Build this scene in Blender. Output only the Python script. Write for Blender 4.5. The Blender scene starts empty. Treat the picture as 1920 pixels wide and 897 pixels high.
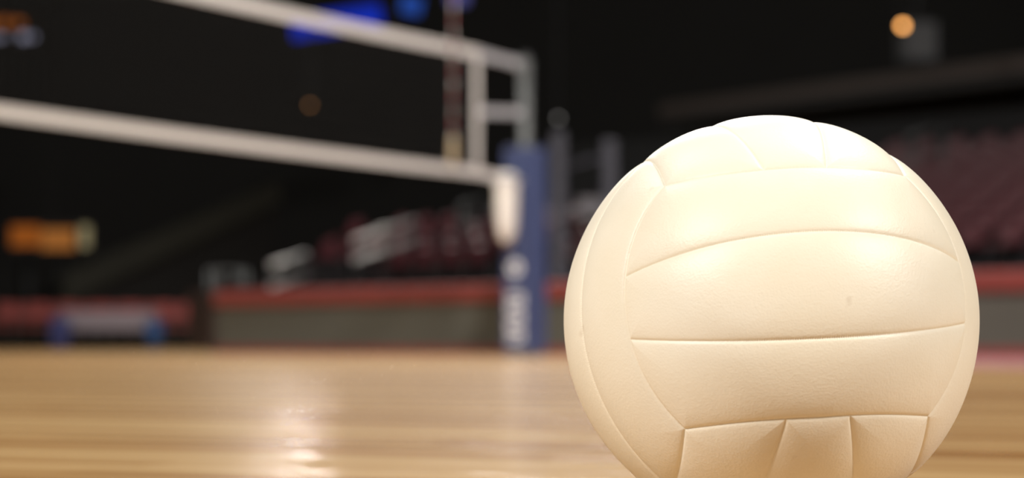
import bpy, bmesh, math, random
import numpy as np
from mathutils import Vector, Matrix, kdtree
random.seed(7)
SC = bpy.context.scene
COL = SC.collection
R_ = math.radians

# ---------------------------------------------------------------- camera
FPX = 4533.0                      # focal length in pixels of the 1920 px wide frame (85 mm on 36 mm)
CAM_H = 0.0932
HOR = 647.0                       # row of the horizon
PITCH = math.atan((HOR - 448.5) / FPX)
cam_d = bpy.data.cameras.new('camera'); cam = bpy.data.objects.new('camera', cam_d); COL.objects.link(cam)
cam_d.sensor_width = 36.0; cam_d.lens = 36.0 * FPX / 1920.0
cam.location = (0, 0, CAM_H); cam.rotation_euler = (math.pi/2 + PITCH, 0, 0)
cam_d.clip_start = 0.02; cam_d.clip_end = 300
cam_d.dof.use_dof = True; cam_d.dof.focus_distance = 1.172; cam_d.dof.aperture_fstop = 7.7
SC.camera = cam

def at(px, py, Y):
    "world point seen at a pixel of the 1920x897 frame, at distance Y in front of the camera"
    u = (px - 960.0) / FPX; v = (448.5 - py) / FPX
    y = math.cos(PITCH) - v * math.sin(PITCH); z = math.sin(PITCH) + v * math.cos(PITCH)
    t = Y / y
    return Vector((u * t, Y, CAM_H + z * t))

# ---------------------------------------------------------------- world, exposure, lights
SC.view_settings.view_transform = 'Standard'; SC.view_settings.look = 'None'
SC.view_settings.gamma = 1.0; SC.view_settings.use_curve_mapping = False
SC.view_settings.exposure = 0.0
wd = bpy.data.worlds.new('arena_dark'); SC.world = wd; wd.use_nodes = True
wd.node_tree.nodes['Background'].inputs[0].default_value = (0.9, 0.95, 1.0, 1)
wd.node_tree.nodes['Background'].inputs[1].default_value = 0.004

def area_light(name, loc, target, size, power, color=(1, .96, .9), spread=140):
    l = bpy.data.lights.new(name, 'AREA'); l.shape = 'DISK'; l.size = size; l.energy = power; l.color = color
    l.energy = power * .21; l.spread = R_(spread)
    o = bpy.data.objects.new(name, l); COL.objects.link(o); o.location = loc
    o.rotation_euler = (Vector(target) - Vector(loc)).to_track_quat('-Z', 'Y').to_euler()
    return o
# rigs over the court and some added fill lights, all above or behind the frame
area_light('key_rig', (-5.3, -2.9, 5.6), (0.1, 1.2, 0.1), 2.6, 1500, (1, .99, .95), 120)
area_light('right_rig', (6.0, -1.6, 4.9), (0.1, 1.2, 0.1), 2.0, 1050, (1, .99, .95), 120)
for lx, ly, pw in ((-5, 8, 900), (4.5, 8, 2000), (-6, 17, 1300), (5, 15.5, 1700), (-7, 27, 1500), (-6, 40, 2200)):  # last position added to brighten the red chairs at far left
    area_light('court_rig', (lx, ly, 10.5), (lx * .6, ly + .5, 0), 1.6, pw, (1, .96, .90), 125)
area_light('front_wash', (1.5, 2.0, 9.0), (0, 24, 1.0), 1.5, 1900, (1, .95, .90), 60)
area_light('stand_wash', (6.0, 14.0, 9.5), (9.5, 32, 2.0), 2.0, 800, (1, .93, .9), 50)  # added fill that brightens the seats right of the ball
area_light('far_rig', at(478, -500, 36), (0, 0, 0), .9, 420, (1, .96, .92), 90)
area_light('far_floor_fill', at(1050, -1000, 36), (0, 8, 0), 7.0, 2000, (1, .95, .93), 70)  # added for a broad pale reflection on the far floor and a ball rim
for hx in (-16, 12):
    area_light('background_fill', (hx, 60, 17.5), (hx*1.1, 80, 9), 3.0, 1500, (1, .97, .90), 170)  # added fill to lift the dark back wall, no known arena lamp

# ---------------------------------------------------------------- helpers
def tag(o, label=None, cat=None, group=None, kind=None):
    if label: o['label'] = label
    if cat: o['category'] = cat
    if group: o['group'] = group
    if kind: o['kind'] = kind
    return o
def empty(name, loc=(0, 0, 0), rz=0.0):
    o = bpy.data.objects.new(name, None); COL.objects.link(o); o.location = loc; o.rotation_euler = (0, 0, rz)
    o.empty_display_size = .1
    return o
def obj(name, bm, m, parent=None, smooth=False):
    me = bpy.data.meshes.new(name); bm.normal_update(); bm.to_mesh(me); bm.free()
    if smooth:
        for p in me.polygons: p.use_smooth = True
    me.materials.append(m)
    o = bpy.data.objects.new(name, me); COL.objects.link(o)
    if parent: o.parent = parent
    return o
def box(bm, c, s, rz=0.0, bev=0.0, rot=None):
    M = Matrix.Translation(Vector(c)) @ (rot if rot is not None else Matrix.Rotation(rz, 4, 'Z')) @ Matrix.Diagonal((s[0], s[1], s[2], 1))
    r = bmesh.ops.create_cube(bm, size=1.0, matrix=M)
    if bev > 0:
        es = list({e for v in r['verts'] for e in v.link_edges})
        bmesh.ops.bevel(bm, geom=es, offset=bev, segments=2, affect='EDGES', profile=.6)
    return bm
def tube(bm, pts, rad, seg=12, cap=True):
    pts = [Vector(p) for p in pts]; n = len(pts)
    rads = rad if isinstance(rad, (list, tuple)) else [rad] * n
    rings = []; up = None
    for i, p in enumerate(pts):
        t = (pts[min(i+1, n-1)] - pts[max(i-1, 0)]).normalized()
        if up is None:
            up = Vector((0, 0, 1)) if abs(t.z) < .9 else Vector((1, 0, 0))
        a = t.cross(up).normalized(); b = a.cross(t).normalized(); up = b
        rings.append([bm.verts.new(p + (a * math.cos(2*math.pi*k/seg) + b * math.sin(2*math.pi*k/seg)) * rads[i]) for k in range(seg)])
    for i in range(n-1):
        for k in range(seg):
            bm.faces.new((rings[i][k], rings[i][(k+1) % seg], rings[i+1][(k+1) % seg], rings[i+1][k]))
    if cap:
        bm.faces.new(rings[0][::-1]); bm.faces.new(rings[-1])
    return bm
def prism(bm, poly, z0, z1):
    lo = [bm.verts.new((x, y, z0)) for x, y in poly]; hi = [bm.verts.new((x, y, z1)) for x, y in poly]
    n = len(poly)
    bm.faces.new(lo[::-1]); bm.faces.new(hi)
    for i in range(n): bm.faces.new((lo[i], lo[(i+1) % n], hi[(i+1) % n], hi[i]))
    return bm
def ribbon(bm, pts, width, thick, side):
    "a flat strap along pts: width along z, thickness along side"
    s = Vector(side).normalized() * thick * .5; h = Vector((0, 0, width * .5))
    rings = [[bm.verts.new(Vector(p) + a) for a in (s + h, s - h, -s - h, -s + h)] for p in pts]
    for i in range(len(pts)-1):
        for k in range(4): bm.faces.new((rings[i][k], rings[i][(k+1) % 4], rings[i+1][(k+1) % 4], rings[i+1][k]))
    bm.faces.new(rings[0][::-1]); bm.faces.new(rings[-1])
    return bm
def copy_tree(o, parent=None):
    c = o.copy(); COL.objects.link(c)
    if parent: c.parent = parent
    for ch in list(o.children): copy_tree(ch, c)
    return c

# ---------------------------------------------------------------- materials
def mat(name, col, rough=.6, metal=0.0, spec=.5, noise=.12, nscale=8.0, bump=0.0, bscale=60.0, sheen=0.0):
    m = bpy.data.materials.new(name); m.use_nodes = True; nt = m.node_tree; b = nt.nodes['Principled BSDF']
    b.inputs['Roughness'].default_value = rough; b.inputs['Metallic'].default_value = metal
    b.inputs['Specular IOR Level'].default_value = spec
    if sheen: b.inputs['Sheen Weight'].default_value = sheen
    tc = nt.nodes.new('ShaderNodeTexCoord'); nz = nt.nodes.new('ShaderNodeTexNoise'); nz.inputs['Scale'].default_value = nscale
    nz.inputs['Detail'].default_value = 4
    nt.links.new(tc.outputs['Object'], nz.inputs['Vector'])
    mx = nt.nodes.new('ShaderNodeMix'); mx.data_type = 'RGBA'
    mx.inputs[6].default_value = (*[c * (1 - noise) for c in col], 1); mx.inputs[7].default_value = (*[min(1, c * (1 + noise)) for c in col], 1)
    nt.links.new(nz.outputs['Fac'], mx.inputs[0]); nt.links.new(mx.outputs[2], b.inputs['Base Color'])
    if bump:
        n2 = nt.nodes.new('ShaderNodeTexNoise'); n2.inputs['Scale'].default_value = bscale
        bp = nt.nodes.new('ShaderNodeBump'); bp.inputs['Strength'].default_value = bump; bp.inputs['Distance'].default_value = .002
        nt.links.new(tc.outputs['Object'], n2.inputs['Vector']); nt.links.new(n2.outputs['Fac'], bp.inputs['Height']); nt.links.new(bp.outputs[0], b.inputs['Normal'])
    return m
def emit(name, col, strength):
    m = bpy.data.materials.new(name); m.use_nodes = True; nt = m.node_tree; nt.nodes.clear()
    e = nt.nodes.new('ShaderNodeEmission'); o = nt.nodes.new('ShaderNodeOutputMaterial')
    e.inputs[0].default_value = (*col, 1); e.inputs[1].default_value = strength
    nt.links.new(e.outputs[0], o.inputs[0]); return m

DARK = mat('black_paint', (.03, .029, .028), .8, nscale=.4)
ROOF = mat('dark_roof', (.03, .03, .027), .9, nscale=.3)
CONC = mat('dark_concrete', (.010, .006, .007), .85, nscale=1.2)
OLIVE = mat('olive_concrete', (.06, .06, .048), .85, nscale=1.0)
WHITE = mat('white_vinyl', (.60, .575, .55), .5, noise=.05, nscale=6)
STRAP = mat('pale_webbing', (.40, .40, .42), .6, noise=.08, nscale=20)
CLOTH = mat('white_cloth', (.70, .66, .60), .75, noise=.05, nscale=8, bump=.2)
CORD = mat('black_cord', (.015, .015, .015), .8)
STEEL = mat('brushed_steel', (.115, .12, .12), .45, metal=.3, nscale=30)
RAILM = mat('pale_rail_gleam', (.85, .83, .82), .35, metal=.1, nscale=6)  # pale colour stands in for lamps reflected in the steel rails
NAVY = mat('navy_vinyl_pad', (.050, .066, .145), .45, noise=.1, nscale=5, bump=.15)
PADDK = mat('slate_blue_pad', (.030, .031, .048), .6, noise=.1, nscale=5)
MARK = mat('white_pad_print', (.72, .72, .74), .5, noise=.04)
RED = mat('red_rail_paint', (.20, .040, .034), .5, noise=.18, nscale=2)
MAROON = mat('maroon_paint', (.20, .04, .035), .6, noise=.15, nscale=2)
GREY = mat('grey_green_panel', (.085, .083, .068), .7, noise=.08, nscale=1.5)
SEATM = mat('maroon_seat_plastic', (.075, .020, .025), .3, noise=.1, nscale=6)
CHAIRM = mat('red_chair_fabric', (.42, .10, .09), .8, noise=.2, nscale=9)
BROWN = mat('brown_balcony_front', (.075, .06, .052), .7, nscale=1)
ANTR = mat('red_rod_band', (.20, .03, .03), .5)
ANTW = mat('white_rod_band', (.42, .40, .38), .5)
BLUEP = mat('blue_plastic', (.025, .09, .27), .4)
GREYB = mat('grey_speaker_cloth', (.12, .125, .13), .8)
BLACKP = mat('black_plastic', (.02, .02, .022), .5)

def leather():
    m = bpy.data.materials.new('cream_leather'); m.use_nodes = True; nt = m.node_tree; N = nt.nodes; L = nt.links; b = N['Principled BSDF']
    tc = N.new('ShaderNodeTexCoord')
    n1 = N.new('ShaderNodeTexNoise'); n1.inputs['Scale'].default_value = 14; n1.inputs['Detail'].default_value = 5
    L.new(tc.outputs['Object'], n1.inputs['Vector'])
    cr = N.new('ShaderNodeValToRGB')
    cr.color_ramp.elements[0].position = .34; cr.color_ramp.elements[0].color = (.86, .775, .62, 1)
    cr.color_ramp.elements[1].position = .66; cr.color_ramp.elements[1].color = (.90, .83, .695, 1)
    L.new(n1.outputs['Fac'], cr.inputs[0])
    # few small scuffs
    n3 = N.new('ShaderNodeTexNoise'); n3.inputs['Scale'].default_value = 55; n3.inputs['Detail'].default_value = 2
    L.new(tc.outputs['Object'], n3.inputs['Vector'])
    sr = N.new('ShaderNodeMapRange'); sr.inputs['From Min'].default_value = .735; sr.inputs['From Max'].default_value = .80
    L.new(n3.outputs['Fac'], sr.inputs[0])
    mx = N.new('ShaderNodeMix'); mx.data_type = 'RGBA'; mx.inputs[7].default_value = (.52, .40, .27, 1)
    sc = N.new('ShaderNodeMath'); sc.operation = 'MULTIPLY'; sc.inputs[1].default_value = .35
    L.new(sr.outputs[0], sc.inputs[0]); L.new(sc.outputs[0], mx.inputs[0]); L.new(cr.outputs[0], mx.inputs[6])
    L.new(mx.outputs[2], b.inputs['Base Color'])
    b.inputs['Roughness'].default_value = .44; b.inputs['Specular IOR Level'].default_value = .42
    b.inputs['Subsurface Weight'].default_value = 0.0
    v = N.new('ShaderNodeTexVoronoi'); v.inputs['Scale'].default_value = 900; v.feature = 'SMOOTH_F1'
    n2 = N.new('ShaderNodeTexNoise'); n2.inputs['Scale'].default_value = 420; n2.inputs['Detail'].default_value = 3
    L.new(tc.outputs['Object'], v.inputs['Vector']); L.new(tc.outputs['Object'], n2.inputs['Vector'])
    ad = N.new('ShaderNodeMath'); ad.operation = 'ADD'; L.new(v.outputs['Distance'], ad.inputs[0]); L.new(n2.outputs['Fac'], ad.inputs[1])
    bp = N.new('ShaderNodeBump'); bp.inputs['Strength'].default_value = .35; bp.inputs['Distance'].default_value = .00022
    L.new(ad.outputs[0], bp.inputs['Height'])
    n4 = N.new('ShaderNodeTexNoise'); n4.inputs['Scale'].default_value = 38; n4.inputs['Detail'].default_value = 3
    L.new(tc.outputs['Object'], n4.inputs['Vector'])
    b2 = N.new('ShaderNodeBump'); b2.inputs['Strength'].default_value = .25; b2.inputs['Distance'].default_value = .0012
    L.new(n4.outputs['Fac'], b2.inputs['Height']); L.new(b2.outputs[0], bp.inputs['Normal']); L.new(bp.outputs[0], b.inputs['Normal'])
    return m

BOARD_ANG = math.atan2(-.45, .89)          # boards run across the net
def wood():
    m = bpy.data.materials.new('maple_court_boards'); m.use_nodes = True; nt = m.node_tree; N = nt.nodes; L = nt.links
    N.clear(); out = N.new('ShaderNodeOutputMaterial')
    tc = N.new('ShaderNodeTexCoord'); mp = N.new('ShaderNodeMapping'); mp.vector_type = 'TEXTURE'; mp.inputs['Rotation'].default_value = (0, 0, BOARD_ANG)
    L.new(tc.outputs['Object'], mp.inputs[0])
    br = N.new('ShaderNodeTexBrick'); br.inputs['Scale'].default_value = 1.0; br.offset = .37; br.offset_frequency = 2
    br.inputs['Brick Width'].default_value = 1.1; br.inputs['Row Height'].default_value = .057; br.inputs['Mortar Size'].default_value = .0008
    br.inputs['Mortar Smooth'].default_value = .3; br.inputs['Bias'].default_value = 0
    br.inputs['Color1'].default_value = (0, 0, 0, 1); br.inputs['Color2'].default_value = (1, 1, 1, 1); br.inputs['Mortar'].default_value = (.3, .3, .3, 1)
    L.new(mp.outputs[0], br.inputs['Vector'])
    sg = N.new('ShaderNodeMapping'); sg.inputs['Scale'].default_value = (.8, 14, 1); L.new(mp.outputs[0], sg.inputs[0])
    g = N.new('ShaderNodeTexNoise'); g.inputs['Scale'].default_value = 2.2; g.inputs['Detail'].default_value = 6; g.inputs['Distortion'].default_value = .4
    L.new(sg.outputs[0], g.inputs['Vector'])
    # broad tone drift from bundle to bundle of boards
    s2 = N.new('ShaderNodeMapping'); s2.inputs['Scale'].default_value = (.30, 2.6, 1); L.new(mp.outputs[0], s2.inputs[0])
    g2 = N.new('ShaderNodeTexNoise'); g2.inputs['Scale'].default_value = 1.6; g2.inputs['Detail'].default_value = 3; L.new(s2.outputs[0], g2.inputs['Vector'])
    a = N.new('ShaderNodeMath'); a.operation = 'MULTIPLY'; a.inputs[1].default_value = .40; L.new(br.outputs['Color'], a.inputs[0])
    c = N.new('ShaderNodeMath'); c.operation = 'MULTIPLY_ADD'; c.inputs[1].default_value = .30; L.new(g.outputs['Fac'], c.inputs[0]); L.new(a.outputs[0], c.inputs[2])
    d = N.new('ShaderNodeMath'); d.operation = 'MULTIPLY_ADD'; d.inputs[1].default_value = .75; L.new(g2.outputs['Fac'], d.inputs[0]); L.new(c.outputs[0], d.inputs[2])
    cr = N.new('ShaderNodeValToRGB'); e = cr.color_ramp.elements
    e[0].position = .46; e[0].color = (.28, .125, .032, 1); e[1].position = .92; e[1].color = (.56, .36, .16, 1)
    k = e.new(.70); k.color = (.43, .25, .098, 1)
    L.new(d.outputs[0], cr.inputs[0])
    df = N.new('ShaderNodeBsdfDiffuse'); L.new(cr.outputs[0], df.inputs[0])
    gl = N.new('ShaderNodeBsdfGlossy'); gl.inputs['Roughness'].default_value = .13; gl.inputs['Color'].default_value = (1, .97, .93, 1)
    # each board lies a little tilted and cupped, plus slight waviness of the varnish
    w = N.new('ShaderNodeTexNoise'); w.inputs['Scale'].default_value = 6; w.inputs['Detail'].default_value = 2; L.new(sg.outputs[0], w.inputs['Vector'])
    b1 = N.new('ShaderNodeBump'); b1.inputs['Strength'].default_value = .8; b1.inputs['Distance'].default_value = .0022; L.new(w.outputs['Fac'], b1.inputs['Height'])
    b2 = N.new('ShaderNodeBump'); b2.inputs['Strength'].default_value = 1.0; b2.inputs['Distance'].default_value = .002; L.new(br.outputs['Color'], b2.inputs['Height']); L.new(b1.outputs[0], b2.inputs['Normal'])
    L.new(b2.outputs[0], gl.inputs['Normal'])
    fr = N.new('ShaderNodeFresnel'); fr.inputs[0].default_value = 1.45
    mr = N.new('ShaderNodeMapRange'); mr.inputs['From Max'].default_value = 1.0; mr.inputs['To Min'].default_value = .03; mr.inputs['To Max'].default_value = .45
    L.new(fr.outputs[0], mr.inputs[0])
    ms = N.new('ShaderNodeMixShader'); L.new(mr.outputs[0], ms.inputs[0]); L.new(df.outputs[0], ms.inputs[1]); L.new(gl.outputs[0], ms.inputs[2])
    L.new(ms.outputs[0], out.inputs[0])
    return m
WOOD = wood()

# ---------------------------------------------------------------- the setting
X0, X1, Y0, Y1, ZR = -32, 36, -14, 82, 19
def slab(name, c, s, m):
    bm = bmesh.new(); box(bm, c, s); return tag(obj(name, bm, m), kind='structure')
slab('floor', ((X0+X1)/2, (Y0+Y1)/2, -.1), (X1-X0, Y1-Y0, .2), WOOD)
slab('ceiling', ((X0+X1)/2, (Y0+Y1)/2, ZR+.1), (X1-X0, Y1-Y0, .2), ROOF)
slab('wall_back', ((X0+X1)/2, Y1+.1, ZR/2), (X1-X0, .2, ZR), DARK)
slab('wall_rear', ((X0+X1)/2, Y0-.1, ZR/2), (X1-X0, .2, ZR), DARK)
slab('wall_left', (X0-.1, (Y0+Y1)/2, ZR/2), (.2, Y1-Y0, ZR), DARK)
slab('wall_right', (X1+.1, (Y0+Y1)/2, ZR/2), (.2, Y1-Y0, ZR), DARK)

# directions: rr = along the court wall and the seat rows (to the right, nearer), dd = up the stand (away)
rr = Vector((.6886, -.7251, 0)); dd = Vector((.7251, .6886, 0)); RZ = math.atan2(rr.y, rr.x)
def on(A, s, d, z=0.0): return Vector((A.x, A.y, 0)) + rr * s + dd * d + Vector((0, 0, z))

# maroon painted border of the court, a thin film on the boards
pb = [at(1046, 668.0, 20.1), at(1880, 690.5, 9.6)]
dirb = (pb[1] - pb[0]); q0 = pb[0]; q1 = pb[0] + dirb * 1.15
bm = bmesh.new(); prism(bm, [(q0.x, q0.y), (q1.x, q1.y), (10.5, 12.0), (1.4, 21.2)], 0.0, .002)
tag(obj('trim_1', bm, MAROON), kind='structure')

# ---------------------------------------------------------------- volleyball
BALL_R = .105
KE, SE, EE = .39107, .25456, 2.3615       # shape of the seams between the six three-strip faces
def seam_points():
    t = np.linspace(-1, 1, 241); h = 1 + KE * (1 - np.abs(t) ** EE); o = np.ones_like(t); out = []
    # strip seams stay inside their face
    for ax in range(3):
        u, v, w = (ax + 0) % 3, (ax + 1) % 3, (ax + 2) % 3
        # face +-axis z runs along x, x runs along y, y runs along z  (w = face, u = long direction, v = across)
        for sw in (-1, 1):
            for sv in (-1, 1):
                P = np.zeros((len(t), 3))          # strip seam: v = s*w ; ends where it meets the bulged end of the face
                lim = 1 + KE * (1 - SE ** EE)
                P[:, w] = sw; P[:, v] = sv * SE; P[:, u] = t * lim; out.append(P)
        for su in (-1, 1):
            for sw in (-1, 1):
                P = np.zeros((len(t), 3))          # end of face w in direction u bulges
                P[:, u] = su * h; P[:, v] = t; P[:, w] = sw; out.append(P)
    P = np.concatenate(out); return P / np.linalg.norm(P, axis=1)[:, None]
def make_ball():
    N = 430
    g = np.tan(np.linspace(-math.pi/4, math.pi/4, N)); U, V = np.meshgrid(g, g, indexing='ij'); o = np.ones_like(U)
    vs, fs = [], []; base = 0
    idx = np.arange(N*N).reshape(N, N)
    for a, b, c, s in ((0, 1, 2, 1), (1, 0, 2, -1), (1, 2, 0, 1), (2, 1, 0, -1), (2, 0, 1, 1), (0, 2, 1, -1)):
        P = np.zeros((N, N, 3)); P[..., a] = U; P[..., b] = V; P[..., c] = s * o
        vs.append(P.reshape(-1, 3))
        fs.append(np.stack([idx[:-1, :-1], idx[1:, :-1], idx[1:, 1:], idx[:-1, 1:]], -1).reshape(-1, 4) + base); base += N*N
    P = np.concatenate(vs); P /= np.linalg.norm(P, axis=1)[:, None]; F = np.concatenate(fs)
    # weld the shared edges of the six patches
    key = np.round(P * 2e5).astype(np.int64); _, first, inv = np.unique(key, axis=0, return_index=True, return_inverse=True)
    inv = inv.reshape(-1); P = P[first]; F = inv[F]
    S = seam_points(); kd = kdtree.KDTree(len(S))
    for i, p in enumerate(S.tolist()): kd.insert(p, i)
    kd.balance()
    d = np.array([kd.find(p)[2] for p in P.tolist()])
    r = 1.0 - .0125 * np.exp(-(d / .058) ** 1.15) - .0075 * np.exp(-(d / .0065) ** 1.2)
    # slight unevenness of the stitched leather
    r += .0012 * np.sin(P[:, 0] * 9 + P[:, 1] * 4) * np.sin(P[:, 2] * 8 - P[:, 1] * 5)
    P = P * (r * BALL_R)[:, None]
    me = bpy.data.meshes.new('volleyball')
    me.vertices.add(len(P)); me.vertices.foreach_set('co', P.ravel())
    me.loops.add(len(F) * 4); me.loops.foreach_set('vertex_index', F.ravel())
    me.polygons.add(len(F)); me.polygons.foreach_set('loop_start', np.arange(len(F)) * 4)
    me.polygons.foreach_set('loop_total', np.full(len(F), 4)) if False else None
    me.update(calc_edges=True); me.validate()
    me.polygons.foreach_set('use_smooth', np.ones(len(me.polygons), dtype=bool))
    me.materials.append(leather())
    o = bpy.data.objects.new('volleyball', me); COL.objects.link(o)
    return o
def rodrigues(w):
    w = Vector(w); return Matrix.Rotation(w.length, 3, w.normalized())
dist = BALL_R / math.sin(math.atan(386 / FPX))
c0 = at(1444, 603, 1.0); dr = (c0 - cam.location).normalized(); ctr = cam.location + dr * dist
zc = -dr; xc = Vector((0, 0, 1)).cross(zc).normalized(); yc = zc.cross(xc)
B = Matrix((xc, yc, zc)).transposed()
ball = make_ball()
ball.matrix_world = Matrix.Translation((ctr.x, ctr.y, BALL_R * .9985)) @ (B @ rodrigues((-.16857, .21795, .06476))).to_4x4()
tag(ball, 'large cream leather volleyball resting on the wooden court in the foreground', 'volleyball')

# ---------------------------------------------------------------- net post, pad, net, antenna
nd = Vector((-.4508, -.8926, 0)); ns = Vector((.8926, -.4508, 0))      # along the net, and its face normal
PP = Vector((at(985, 660, 20).x, 20.0, 0))
def nt_(t, z): return PP + nd * t + Vector((0, 0, z))
post = empty('net_post', PP, 0)
tag(post, 'silver metal net post rising from the navy pad at the right end of the net', 'net post')
bm = bmesh.new(); tube(bm, [(0, 0, 0), (0, 0, 2.47)], .045, 24); obj('pole', bm, STEEL, post, True)
bm = bmesh.new(); tube(bm, [(0, 0, 0), (0, 0, .02)], .14, 32); obj('floor_plate', bm, STEEL, post)
bm = bmesh.new(); tube(bm, [(0, 0, 2.46), (0, 0, 2.50)], [.05, .035], 24); obj('end_cap', bm, BLACKP, post)
bm = bmesh.new(); box(bm, (-.035, -.06, 2.40), (.07, .09, .12), .3, .01); obj('pulley_housing', bm, STEEL, post)

# square pad turned so that one corner looks at the camera; a hollow sleeve round the pole
pad = empty('post_pad', PP + Vector((0, 0, .025)), R_(49))
tag(pad, 'navy blue square post pad with white lettering wrapped round the net post', 'post pad')
bm = bmesh.new(); H = 1.70; o_, i_ = .128, .055
for sx, sy, lx, ly in ((0, -1, o_*2, o_-i_), (0, 1, o_*2, o_-i_), (-1, 0, o_-i_, i_*2), (1, 0, o_-i_, i_*2)):
    cx = sx * (o_+i_)/2; cy = sy * (o_+i_)/2
    box(bm, (cx, cy, H/2), (lx, ly, H), 0, .012)
sleeve = obj('foam_sleeve', bm, NAVY, pad)
bm = bmesh.new()
bm.free()
for z in (.35, .85, 1.35):
    bm = bmesh.new(); box(bm, (0, o_+.002, z), (.2, .006, .05), 0, .001); obj('fastening_strap', bm, NAVY, pad)
# left-hand face (local -x after the turn): round emblem and a stack of turned letters
bm = bmesh.new()
def on_face(yc_, zc_, w, h): box(bm, (-o_-.001, yc_, zc_), (.004, w, h), 0, .0015)
n = 28                                           # ring emblem
zc_ = .70
vo = [[], [], [], []]
for k in range(n):
    a = 2*math.pi*k/n
    for j, (rad, xx) in enumerate(((.068, -o_-.005), (.028, -o_-.005), (.068, -o_+.001), (.028, -o_+.001))):
        vo[j].append(bm.verts.new((xx, rad*math.cos(a), zc_ + rad*math.sin(a))))
for k in range(n):
    l = (k+1) % n
    bm.faces.new((vo[0][k], vo[0][l], vo[1][l], vo[1][k])); bm.faces.new((vo[0][k], vo[2][k], vo[2][l], vo[0][l]))
    bm.faces.new((vo[1][k], vo[1][l], vo[3][l], vo[3][k]))
obj('round_emblem', bm, MARK, sleeve)
bm = bmesh.new()
z = .085
for k in range(5):                               # tall strokes of letters turned on their side
    on_face(0, z + .02, .17, .034); on_face(.07 if k % 2 else -.07, z + .05, .03, .05)
    z += .074
on_face(0, z + .02, .17, .034)
obj('pad_lettering', bm, MARK, sleeve)['label'] = 'white printed lettering running up the pad'

T0, T1 = .84, 10.3
def ztop(t): return 2.424 - .045 * (1 - ((t - 5.6) / 4.76) ** 2)
def zbot(t): return 1.466 - .026 * (1 - ((t - 5.6) / 4.76) ** 2)
net = empty('volleyball_net', nt_(T0, 0), 0); NL = nt_(T0, 0)
tag(net, 'black mesh volleyball net edged with white tapes, stretched to the left above the court', 'volleyball net')
ts = [T0 + (T1 - T0) * i / 60 for i in range(61)]
bm = bmesh.new(); ribbon(bm, [nt_(t, ztop(t)) - NL for t in ts], .082, .012, ns); obj('top_tape', bm, WHITE, net)
bm = bmesh.new(); ribbon(bm, [nt_(t, zbot(t)) - NL for t in ts], .075, .012, ns); obj('bottom_tape', bm, WHITE, net)
for t in (T0 + .03, T1 - .03):
    bm = bmesh.new(); c = nt_(t, (ztop(t)+zbot(t))/2) - NL
    box(bm, c, (.078, .016, ztop(t)-zbot(t)), math.atan2(nd.y, nd.x), .002); obj('side_tape', bm, WHITE, net)
bm = bmesh.new()                                   # knotted squares of cord
k = 0; t = T0 + .10
def cord(p, q, r=.0014):
    p = Vector(p); q = Vector(q); a = (q-p).normalized(); s = ns.normalized(); u = a.cross(s)
    A = [bm.verts.new(p + s*r*x + u*r*y) for x, y in ((1, 1), (-1, 1), (-1, -1), (1, -1))]
    B2 = [bm.verts.new(q + s*r*x + u*r*y) for x, y in ((1, 1), (-1, 1), (-1, -1), (1, -1))]
    for i in range(4): bm.faces.new((A[i], A[(i+1) % 4], B2[(i+1) % 4], B2[i]))
while t < T1 - .05:
    cord(nt_(t, zbot(t)) - NL, nt_(t, ztop(t)) - NL); t += .10
for j in range(1, 9):
    f = j / 9
    for a, b in zip(ts[:-1], ts[1:]):
        cord(nt_(a, zbot(a)*(1-f)+ztop(a)*f) - NL, nt_(b, zbot(b)*(1-f)+ztop(b)*f) - NL)
obj('net_mesh', bm, CORD, net)
bm = bmesh.new(); ribbon(bm, [nt_(T0, 2.424) - NL, nt_(.45, 2.418) - NL, nt_(.05, 2.412) - NL], .070, .010, ns); obj('top_strap', bm, STRAP, net)
bm = bmesh.new(); ribbon(bm, [nt_(T0, 1.955) - NL, nt_(.45, 1.985) - NL, nt_(.05, 2.015) - NL], .066, .010, ns); obj('middle_strap', bm, STRAP, net)
bm = bmesh.new(); ribbon(bm, [nt_(T0, 1.466) - NL, nt_(.5, 1.45) - NL, nt_(.28, 1.42) - NL], .075, .010, ns); obj('bottom_strap', bm, WHITE, net)

# padded cloth hanging from the lower corner of the net
cv = empty('winch_cover', nt_(.34, 0), 0)
tag(cv, 'white cloth cover hanging below the lower right corner of the net', 'cover')
bm = bmesh.new(); zs = [1.50, 1.49, 1.46, 1.40, 1.30, 1.18, 1.06, .98, .935, .915]; wr = [.04, .085, .115, .125, .125, .12, .11, .09, .055, .015]
rings = []
for z, w in zip(zs, wr):
    ring = []
    for k in range(28):
        a = 2*math.pi*k/28; fold = 1 + .05*math.sin(5*a + z*3)
        ring.append(bm.verts.new(nd * (w*math.cos(a)*fold) + ns * (w*.62*math.sin(a)*fold) + Vector((0, 0, z))))
    rings.append(ring)
for A, B2 in zip(rings[:-1], rings[1:]):
    for k in range(28): bm.faces.new((A[k], A[(k+1) % 28], B2[(k+1) % 28], B2[k]))
bm.faces.new(rings[0][::-1]); bm.faces.new(rings[-1])
bmesh.ops.recalc_face_normals(bm, faces=bm.faces)
obj('cloth_pouch', bm, CLOTH, cv, True)
bm = bmesh.new(); ribbon(bm, [nd*.12 + Vector((0, 0, 1.44)), nd*-.12 + Vector((0, 0, 1.44))], .03, .165, ns); obj('tie_strap', bm, STRAP, cv)

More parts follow.
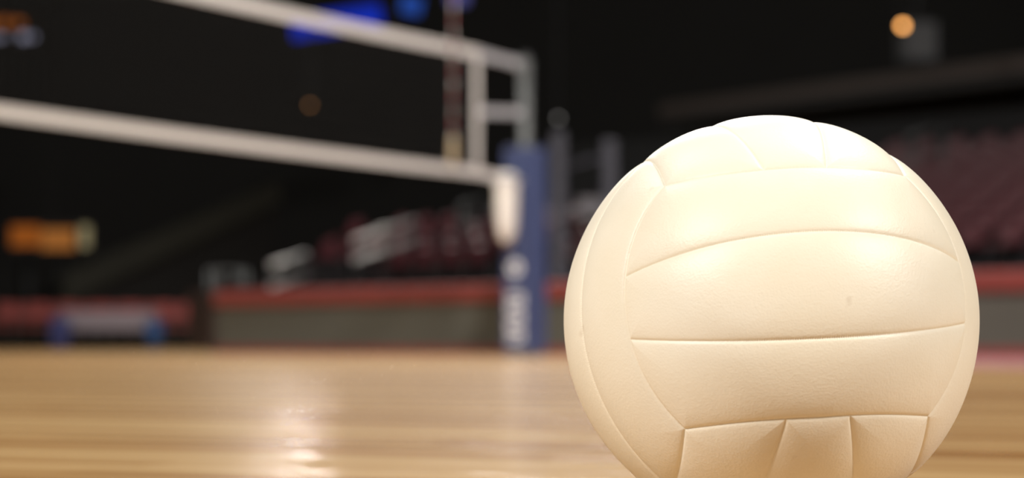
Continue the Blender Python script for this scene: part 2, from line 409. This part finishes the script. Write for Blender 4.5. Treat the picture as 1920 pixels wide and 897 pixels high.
ta = 1.297; ap = nt_(ta, 0)
ant = empty('net_antenna', ap, 0)
tag(ant, 'red and white banded antenna rod standing up along the right end of the net', 'antenna')
z = 1.44 + .0; k = 0
off = ns * .016
while z < 3.24:
    hgt = .13 if k == 0 else .10
    bm = bmesh.new(); tube(bm, [off + Vector((0, 0, z)), off + Vector((0, 0, z+hgt))], .009, 14)
    obj('white_band' if k % 2 == 0 else 'red_band', bm, ANTW if k % 2 == 0 else ANTR, ant, True)
    z += hgt; k += 1
bm = bmesh.new(); box(bm, off*1.0 + Vector((0, 0, 1.61)), (.055, .026, .21), math.atan2(nd.y, nd.x), .002); obj('pocket_sleeve', bm, mat('cream_sleeve', (.50, .40, .26), .6), ant)
for zz in (1.50, 1.94, 2.42):
    bm = bmesh.new(); box(bm, off*.8 + Vector((0, 0, zz)), (.035, .03, .02), math.atan2(nd.y, nd.x), .003); obj('clip', bm, BLACKP, ant)

# ---------------------------------------------------------------- court wall
WA = Vector((-2.54, 25.0, 0))                     # a point on its face
s_l, s_r = -.86, 14.0
cw = empty('court_wall', on(WA, 0, 0), RZ)
tag(cw, 'low grey panelled court wall with a red top rail behind the net post', 'barrier')
L_ = s_r - s_l; xm = (s_r + s_l)/2
npan = 8
for k in range(npan):
    w = L_/npan; bm = bmesh.new(); box(bm, (s_l + w*(k+.5), .04, .285), (w - .006, .08, .43), 0, .004); obj('panel', bm, GREY, cw)
bm = bmesh.new(); box(bm, (xm, .05, .58), (L_, .20, .165), 0, .02); obj('top_rail', bm, RED, cw)
bm = bmesh.new(); box(bm, (xm, .03, .035), (L_, .10, .07), 0, .004); obj('kickboard', bm, MAROON, cw)
bm = bmesh.new(); box(bm, (s_l-.02, .06, .33), (.05, .2, .66), 0, .01); obj('end_post', bm, mat('dark_brown_board', (.04, .025, .02), .7), cw)

# ---------------------------------------------------------------- referee stand behind the wall
rf = empty('referee_stand', at(1096, 655, 25.5) * 1.0, 0); rf.location.z = 0
tag(rf, 'dark blue padded referee stand behind the court wall, right of the net post', 'referee stand')
zt = [2.33, 2.25]
for i, dx in enumerate((-.27, .27)):
    bm = bmesh.new(); box(bm, (dx, 0, zt[i]/2 + .05), (.15, .15, zt[i] - .1), 0, .03); obj('padded_upright', bm, PADDK, rf)
for dx in (-.27, .27):
    bm = bmesh.new(); tube(bm, [(dx, .9, 0), (dx, .12, 1.45)], .025, 12); obj('rear_leg', bm, STEEL, rf, True)
for z in (.35, .7, 1.05):
    bm = bmesh.new(); tube(bm, [(-.27, 0, z), (.27, 0, z)], .018, 10); obj('rung', bm, STEEL, rf, True)
bm = bmesh.new(); box(bm, (.0, .3, 1.46), (.62, .7, .05), 0, .01); obj('platform', bm, PADDK, rf)
bm = bmesh.new(); box(bm, (.10, -.02, 1.54), (.34, .05, .20), 0, .015); obj('front_plate', bm, mat('dull_plate', (.09, .085, .10), .6), rf)
bm = bmesh.new(); tube(bm, [(-.27, 0, 1.95), (.27, 0, 2.1)], .018, 10); obj('guard_rail', bm, PADDK, rf, True)

# ---------------------------------------------------------------- grandstand, seats, aisle rails
SA = Vector((6.1, 30.0, 0))
RISE, TREAD, ROWS = .22, .80, 9
S0, S1 = -16.2, 4.6
gs = empty('grandstand', on(SA, 0, 0), RZ)
tag(gs, 'dark stepped grandstand rising behind the court wall', 'grandstand')
bm = bmesh.new()
for i in range(ROWS + 1):
    z = .92 + RISE * i; box(bm, ((S0+S1)/2, -.55 + TREAD*(i+.5), z/2), (S1-S0, TREAD, z), 0, 0)
obj('terrace', bm, CONC, gs)
bm = bmesh.new(); box(bm, ((S0+S1)/2, -.62, .50), (S1-S0, .10, 1.0), 0, .01); obj('front_board', bm, mat('dark_brown_board_front', (.03, .017, .015), .7), gs)
zt_ = .92 + RISE*ROWS
bm = bmesh.new(); box(bm, ((S0+S1)/2, -.55 + TREAD*(ROWS+1) + .1, (zt_+1.0)/2), (S1-S0, .2, zt_+1.0), 0, 0); obj('rear_parapet', bm, mat('matt_black_drape', (.009, .009, .009), .95), gs)

def seat_proto():
    r = empty('stadium_seat', (0, 0, 0), RZ)
    bm = bmesh.new()                                 # curved shell back, in local axes: x along row, -y to the court
    cols = 9; rws = 6; g = []
    for s in (0, 1):
        gg = []
        for i in range(rws):
            f = i/(rws-1); row = []
            for j in range(cols):
                u = -1 + 2*j/(cols-1); wdt = .215*(1 - .30*f**2)
                row.append(bm.verts.new((u*wdt, .16 - .07*(u*u) + .07*f + s*.018,   .40 + .34*f - .05*u*u*f)))
            gg.append(row)
        g.append(gg)
    for s in (0, 1):
        for i in range(rws-1):
            for j in range(cols-1):
                q = (g[s][i][j], g[s][i][j+1], g[s][i+1][j+1], g[s][i+1][j]); bm.faces.new(q if s == 0 else q[::-1])
    for i in range(rws-1):
        for j in (0, cols-1): bm.faces.new((g[0][i][j], g[0][i+1][j], g[1][i+1][j], g[1][i][j]))
    for j in range(cols-1):
        for i in (0, rws-1): bm.faces.new((g[0][i][j], g[0][i][j+1], g[1][i][j+1], g[1][i][j]))
    bmesh.ops.recalc_face_normals(bm, faces=bm.faces)
    obj('backrest', bm, SEATM, r, True)
    bm = bmesh.new(); box(bm, (0, -.04, .41), (.43, .40, .035), 0, .015); obj('seat', bm, SEATM, r)
    bm = bmesh.new(); box(bm, (0, .10, .20), (.05, .12, .40), 0, .01); box(bm, (0, .0, .385), (.30, .30, .02), 0, .0); obj('bracket', bm, BLACKP, r)
    return r
proto = seat_proto(); first = True
ORD = ['first', 'second', 'third', 'fourth', 'fifth', 'sixth', 'seventh', 'eighth', 'ninth', 'tenth', 'eleventh', 'twelfth', 'thirteenth', 'fourteenth', 'fifteenth', 'sixteenth', 'seventeenth', 'eighteenth', 'nineteenth', 'twentieth']
ROWN = ['lowest', 'second lowest', 'third lowest', 'fourth lowest', 'fifth lowest', 'sixth lowest', 'seventh lowest', 'eighth lowest', 'topmost']
aisles = (-14.9, -12.35, -8.9, 2.6)
for i in range(ROWS):
    s = S0 + .5 + (.30 if i % 2 else 0); cnt = {'left': 0, 'right': 0}
    while s < S1 - .2:
        p = on(SA, s, -.15 + TREAD*i, .92 + RISE*i)
        px = 960 + FPX * p.x / p.y; hidden = 1100 < px < 1620
        if all(abs(s - a) > .42 for a in aisles) and not hidden and 600 < px < 1935 and not (px < 1100 and i > 3):
            o = proto if first else copy_tree(proto); first = False
            o.location = p
            side = 'left' if px < 1360 else 'right'; cnt[side] += 1
            tag(o, '%smaroon stadium seat %s of the ball, %s from left, %s row' % ('dark ' if side == 'left' else '', side, ORD[cnt[side]-1], ROWN[i]),
                'seat', 'stadium seats %s of the ball' % side)
        s += .61

def handrail(x0, y0, x1, D, gap, label, dots=(), m=RAILM, rad=.030):
    p = at(x0, y0, D)
    # climbs with the stand
    slope = RISE/TREAD
    L = (x1 - x0) * D / FPX / (.7251 - p.x/D*.6886)
    q = dd * L + Vector((0, 0, slope*L))
    def ground(v):
        d_ = (Vector((v.x, v.y, 0)) - SA).dot(dd); return .92 + RISE * max(0, min(ROWS, math.floor((d_ + .55) / TREAD)))
    zg = ground(p)
    r = empty('handrail', (p.x, p.y, zg), 0); tag(r, label, 'handrail')
    o = Vector((0, 0, p.z - zg)); g = Vector((0, 0, -gap))
    bm = bmesh.new(); tube(bm, [o, o + q], rad, 12); obj('upper_rail', bm, m, r, True)
    bm = bmesh.new(); tube(bm, [o + g, o + g + q], rad, 12); obj('lower_rail', bm, m, r, True)
    for f in (.02, .98):
        a = o + q*f; bm = bmesh.new(); tube(bm, [Vector((a.x, a.y, ground(p + a) - zg)), a], .016, 10); obj('rail_post', bm, STEEL, r, True)
    for f in dots:
        for gg in (Vector(), g):
            a = o + q*f + gg; bm = bmesh.new(); tube(bm, [a - q.normalized()*.09, a + q.normalized()*.09], .075, 14); obj('glint_sleeve', bm, WHITE, r, True)  # white sleeve added to imitate a lamp glint on each rail
    return r
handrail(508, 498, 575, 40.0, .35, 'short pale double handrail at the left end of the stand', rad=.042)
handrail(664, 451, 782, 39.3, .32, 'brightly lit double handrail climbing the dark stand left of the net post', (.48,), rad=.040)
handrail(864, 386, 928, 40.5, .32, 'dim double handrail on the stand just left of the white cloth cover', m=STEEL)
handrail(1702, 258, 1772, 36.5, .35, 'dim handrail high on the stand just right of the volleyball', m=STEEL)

# ---------------------------------------------------------------- balcony, ramp, far fixtures
a = at(1240, 208, 48.0); b = at(1990, 128, 39.2)
bal = empty('balcony', (a.x, a.y, 0), math.atan2(b.y-a.y, b.x-a.x)); tag(bal, 'dim brown balcony front crossing the dark background at upper right', 'balcony')
Lb = math.hypot(b.x-a.x, b.y-a.y)
bm = bmesh.new(); box(bm, (Lb/2, 0, a.z), (Lb, .15, .26), 0, .01); obj('fascia', bm, BROWN, bal)
bm = bmesh.new(); box(bm, (Lb/2, 2.0, a.z - .2), (Lb, 4.0, .2), 0, 0); obj('deck', bm, DARK, bal)
bm = bmesh.new()
for k in range(4): tube(bm, [(Lb*(k+.5)/4, 3.6, 0), (Lb*(k+.5)/4, 3.6, a.z-.3)], .18, 16)
obj('support_columns', bm, DARK, bal)

a = at(120, 545, 50); b = at(520, 360, 54)
rp = empty('stair_wall', (a.x, a.y, 0), math.atan2(b.y-a.y, b.x-a.x)); tag(rp, 'dim olive sloping stair wall at the left behind the courtside chairs', 'stair wall')
Lr = math.hypot(b.x-a.x, b.y-a.y)
bm = bmesh.new()
poly = [(0, a.z - .25), (Lr, b.z - .25), (Lr, b.z + .25), (0, a.z + .35)]
f = [bm.verts.new((x, -.1, z)) for x, z in poly]; g = [bm.verts.new((x, .1, z)) for x, z in poly]
bm.faces.new(f); bm.faces.new(g[::-1])
for k in range(4): bm.faces.new((f[k], g[k], g[(k+1) % 4], f[(k+1) % 4]))
bmesh.ops.recalc_face_normals(bm, faces=bm.faces)
obj('parapet', bm, OLIVE, rp)
bm = bmesh.new(); n = 12
for k in range(n):
    x = Lr*(k+.5)/n; z = a.z + (b.z-a.z)*(k+.5)/n - .25; box(bm, (x, .9, z/2), (Lr/n, 1.6, z), 0, 0)
obj('stair_flight', bm, DARK, rp)

def lamp(px, py, D, rad, col, strength, label):
    p = at(px, py, D); top = 18.9
    r = empty('hanging_lamp', p, 0); tag(r, label, 'lamp')
    bm = bmesh.new(); tube(bm, [(0, .30, 0), (0, .02, 0)], [rad*.7, rad*1.25], 20); lh = obj('lamp_housing', bm, BLACKP, r, True)
    bm = bmesh.new(); tube(bm, [(0, .02, 0), (0, -.01, 0)], [rad, rad*.9], 20); obj('lens', bm, emit('lamp_glow', col, strength), lh)
    bm = bmesh.new(); tube(bm, [(0, .15, rad), (0, .15, top - p.z)], .02, 8); obj('drop_rod', bm, BLACKP, r)
    return r
lamp(1693, 48, 40, .055, (1, .44, .12), 7.0, 'small glowing orange lamp high in the dark at upper right')
lamp(1047, 222, 46, .035, (1, .95, .9), .75, 'faint white lamp in the dark just right of the net post top')
lamp(581, 197, 46, .035, (1, .45, .15), .9, 'very dim amber lamp seen through the net in the dark')

sp = at(1727, 76, 43)
r = empty('hanging_speaker', sp, R_(12)); tag(r, 'grey speaker box hanging beside the orange lamp', 'speaker')
bm = bmesh.new(); box(bm, (0, .2, 0), (.62, .45, .72), 0, .03); obj('cabinet', bm, GREYB, r)
bm = bmesh.new(); box(bm, (0, -.035, 0), (.54, .02, .62), 0, .005); obj('grille', bm, mat('pale_grille', (.17, .175, .18), .7), r)
bm = bmesh.new(); tube(bm, [(0, .2, .36), (0, .2, 18.9-sp.z)], .025, 8); obj('suspension_rod', bm, BLACKP, r)

def screen(name, label, cat, rects, D, z_tilt=0.0, back=DARK, drop=True):
    "rects: (x0,y0,x1,y1,material,part name) in frame pixels, all on one board facing the court"
    xs = [q for r_ in rects for q in (r_[0], r_[2])]; ys = [q for r_ in rects for q in (r_[1], r_[3])]
    A = at(min(xs)-6, max(ys)+6, D); Bq = at(max(xs)+6, min(ys)-6, D); c = (A + Bq)/2
    r = empty(name, c, 0); tag(r, label, cat); kids = []
    bm = bmesh.new(); box(bm, (0, .12, 0), (Bq.x-A.x, .2, Bq.z-A.z), 0, .01); kids.append(obj('housing', bm, back, r))
    for x0, y0, x1, y1, m_, nm in rects:
        a_ = at(x0, y1, D) - c; b_ = at(x1, y0, D) - c
        bm = bmesh.new(); box(bm, ((a_.x+b_.x)/2, .0, (a_.z+b_.z)/2), (b_.x-a_.x, .04, b_.z-a_.z), 0, .008); kids.append(obj(nm, bm, m_, r))
    for k_ in kids: k_.rotation_euler = (0, z_tilt, 0)
    if drop:
        bm = bmesh.new(); h = 18.9 - c.z; tube(bm, [(0, .12, (Bq.z-A.z)/2 - .02), (0, .12, h)], .03, 8); obj('suspension_rod', bm, BLACKP, r)
    return r
OR = emit('orange_light', (1, .27, .04), .24); OR2 = emit('amber_light', (1, .36, .08), .28); YG = emit('pale_yellow_light', (.9, .75, .40), .26)
screen('lit_sign', 'blurred orange lit sign with a yellow end panel on the far left wall', 'sign',
       [(20, 424, 75, 462, OR, 'orange_panel'), (78, 430, 140, 468, OR2, 'amber_panel'), (150, 424, 168, 464, YG, 'yellow_panel')], 50)
WL = emit('white_light', (.75, .75, 1), .32)
screen('scoreboard', 'dark hanging scoreboard with orange and white lights cut off by the top left corner', 'scoreboard',
       [(-60, 34, -5, 50, OR, 'orange_digits'), (0, 34, 18, 50, OR, 'orange_digits'), (24, 36, 44, 50, OR, 'orange_digits'), (-40, 66, 10, 74, WL, 'white_digits'),
        (36, 62, 52, 76, WL, 'white_digits'), (58, 64, 66, 74, WL, 'white_digits')], 50)
BL = emit('deep_blue_light', (.015, .05, .75), .50); BL2 = emit('sky_blue_light', (.04, .14, .7), .42); BL3 = emit('violet_light', (.25, .25, .8), .30)
screen('blue_screen', 'long tilted blue lit screen behind the top tape of the net', 'screen', [(546, 20, 716, 62, BL, 'lit_panel')], 50, R_(-9))
screen('blue_stage_light', 'bluish light panel at the top edge, right of the long blue screen', 'stage light', [(752, -6, 790, 26, BL2, 'lit_panel')], 50, R_(12))
screen('violet_stage_light', 'violet light panel at the top edge behind the antenna rod', 'stage light', [(840, -16, 878, 8, BL3, 'lit_panel')], 50, 0)

# ---------------------------------------------------------------- courtside chairs, table and bin at far left
def chair_proto():
    r = empty('folding_chair', (0, 0, 0), 0)
    bm = bmesh.new(); box(bm, (0, .20, .74), (.44, .04, .32), 0, .015); obj('backrest', bm, CHAIRM, r)
    bm = bmesh.new(); box(bm, (0, 0, .45), (.44, .42, .05), 0, .02); obj('seat', bm, CHAIRM, r)
    for x in (-.2, .2):
        bm = bmesh.new(); tube(bm, [(x, -.19, 0), (x, .0, .44), (x, .22, .92)], .013, 8); obj('side_frame', bm, STEEL, r, True)
        bm = bmesh.new(); tube(bm, [(x*.9, .24, 0), (x*.9, -.14, .43)], .013, 8); obj('rear_leg', bm, STEEL, r, True)
    return r
cp = chair_proto(); first = True
for row, (xs, D, zz) in enumerate((([8, 66, 124, 182, 240, 298, 352], 46.6, 0), ([36, 94, 152, 210, 268, 326, 378], 48.0, 0))):
    for i, x in enumerate(xs):
        o = cp if first else copy_tree(cp); first = False
        p = at(x, 650, D); o.location = (p.x, p.y, 0); o.rotation_euler = (0, 0, random.uniform(-.12, .12))
        tag(o, 'red padded folding chair, %s from the left in the %s courtside row at far left' % (ORD[i], ('front', 'back')[row]), 'chair', 'red folding chairs at far left')
pt = at(205, 650, 45.3)
tb = empty('folding_table', (pt.x, pt.y, 0), 0); tag(tb, 'long courtside table with a pale cloth before the red chairs', 'table')
bm = bmesh.new(); box(bm, (0, 0, .71), (1.72, .6, .03), 0, .005); obj('tabletop', bm, BLACKP, tb)
for x in (-.75, .75):
    for y in (-.24, .24):
        bm = bmesh.new(); tube(bm, [(x, y, 0), (x, y, .70)], .016, 8); obj('leg', bm, BLACKP, tb, True)
bm = bmesh.new()                                     # cloth: top plus a waved skirt down to half height
n = 140; W2, D2 = .885, .325
per = []
for k in range(n):
    f = k/n*4; e = int(f); g = f - e
    x, y = [(-W2 + 2*W2*g, -D2), (W2, -D2 + 2*D2*g), (W2 - 2*W2*g, D2), (-W2, D2 - 2*D2*g)][e]
    nx, ny = [(0, -1), (1, 0), (0, 1), (-1, 0)][e]; per.append((x, y, nx, ny, math.sin(k*1.1)*.014))
T = [bm.verts.new((x, y, .732)) for x, y, *_ in per]
S = [bm.verts.new((x + nx*(.012 + w), y + ny*(.012 + w), .36)) for x, y, nx, ny, w in per]
bm.faces.new(T)
for k in range(n): bm.faces.new((T[k], S[k], S[(k+1) % n], T[(k+1) % n]))
bmesh.ops.recalc_face_normals(bm, faces=bm.faces)
o = obj('tablecloth', bm, mat('grey_white_cloth', (.30, .26, .30), .8)); o.location = (pt.x, pt.y, 0)
tag(o, 'pale grey cloth draped over the long courtside table', 'tablecloth')
pq = at(122, 650, 45.3)
bg = empty('navy_bag', (pq.x, pq.y - .52, 0), 0); tag(bg, 'navy bag at the left end of the courtside table', 'bag')
bm = bmesh.new(); box(bm, (0, 0, .29), (.36, .26, .58), 0, .07); obj('bag_body', bm, mat('navy_cloth', (.05, .06, .20), .8), bg, True)
bm = bmesh.new(); tube(bm, [(-.09, 0, .57), (-.07, 0, .66), (0, 0, .69), (.07, 0, .66), (.09, 0, .57)], .014, 8); obj('handle', bm, BLACKP, bg, True)
pq = at(289, 650, 44.2)
bn = empty('blue_bin', (pq.x, pq.y, 0), 0); tag(bn, 'bright blue plastic bin at the right end of the courtside table', 'bin')
bm = bmesh.new(); tube(bm, [(0, 0, 0), (0, 0, .52)], [.13, .17], 24); obj('bin_body', bm, BLUEP, bn, True)
bm = bmesh.new(); tube(bm, [(0, 0, .50), (0, 0, .54)], [.185, .185], 24); obj('rim', bm, BLUEP, bn, True)

def guard(pxs, y_top, y_bot, D, label):
    p0 = at(pxs[0], y_top, D); r = empty('guard_railing', (p0.x, p0.y, 0), 0); tag(r, label, 'railing')
    zb = 0
    for x in pxs:
        p = at(x, y_top, D); bm = bmesh.new(); tube(bm, [(p.x-p0.x, 0, zb), (p.x-p0.x, 0, p.z)], .028, 10); obj('upright', bm, STEEL, r, True)
    q = at(pxs[-1], y_top, D); bm = bmesh.new(); tube(bm, [(-.02, 0, p0.z), (q.x-p0.x+.02, 0, q.z)], .022, 10); obj('top_bar', bm, STEEL, r, True)
guard([392, 408, 448, 462], 508, 560, 42.6, 'pale upright railing beside the left end of the court wall')
guard([6, 50, 58, 112, 130], 470, 560, 52, 'dim upright railing behind the chairs at the far left')
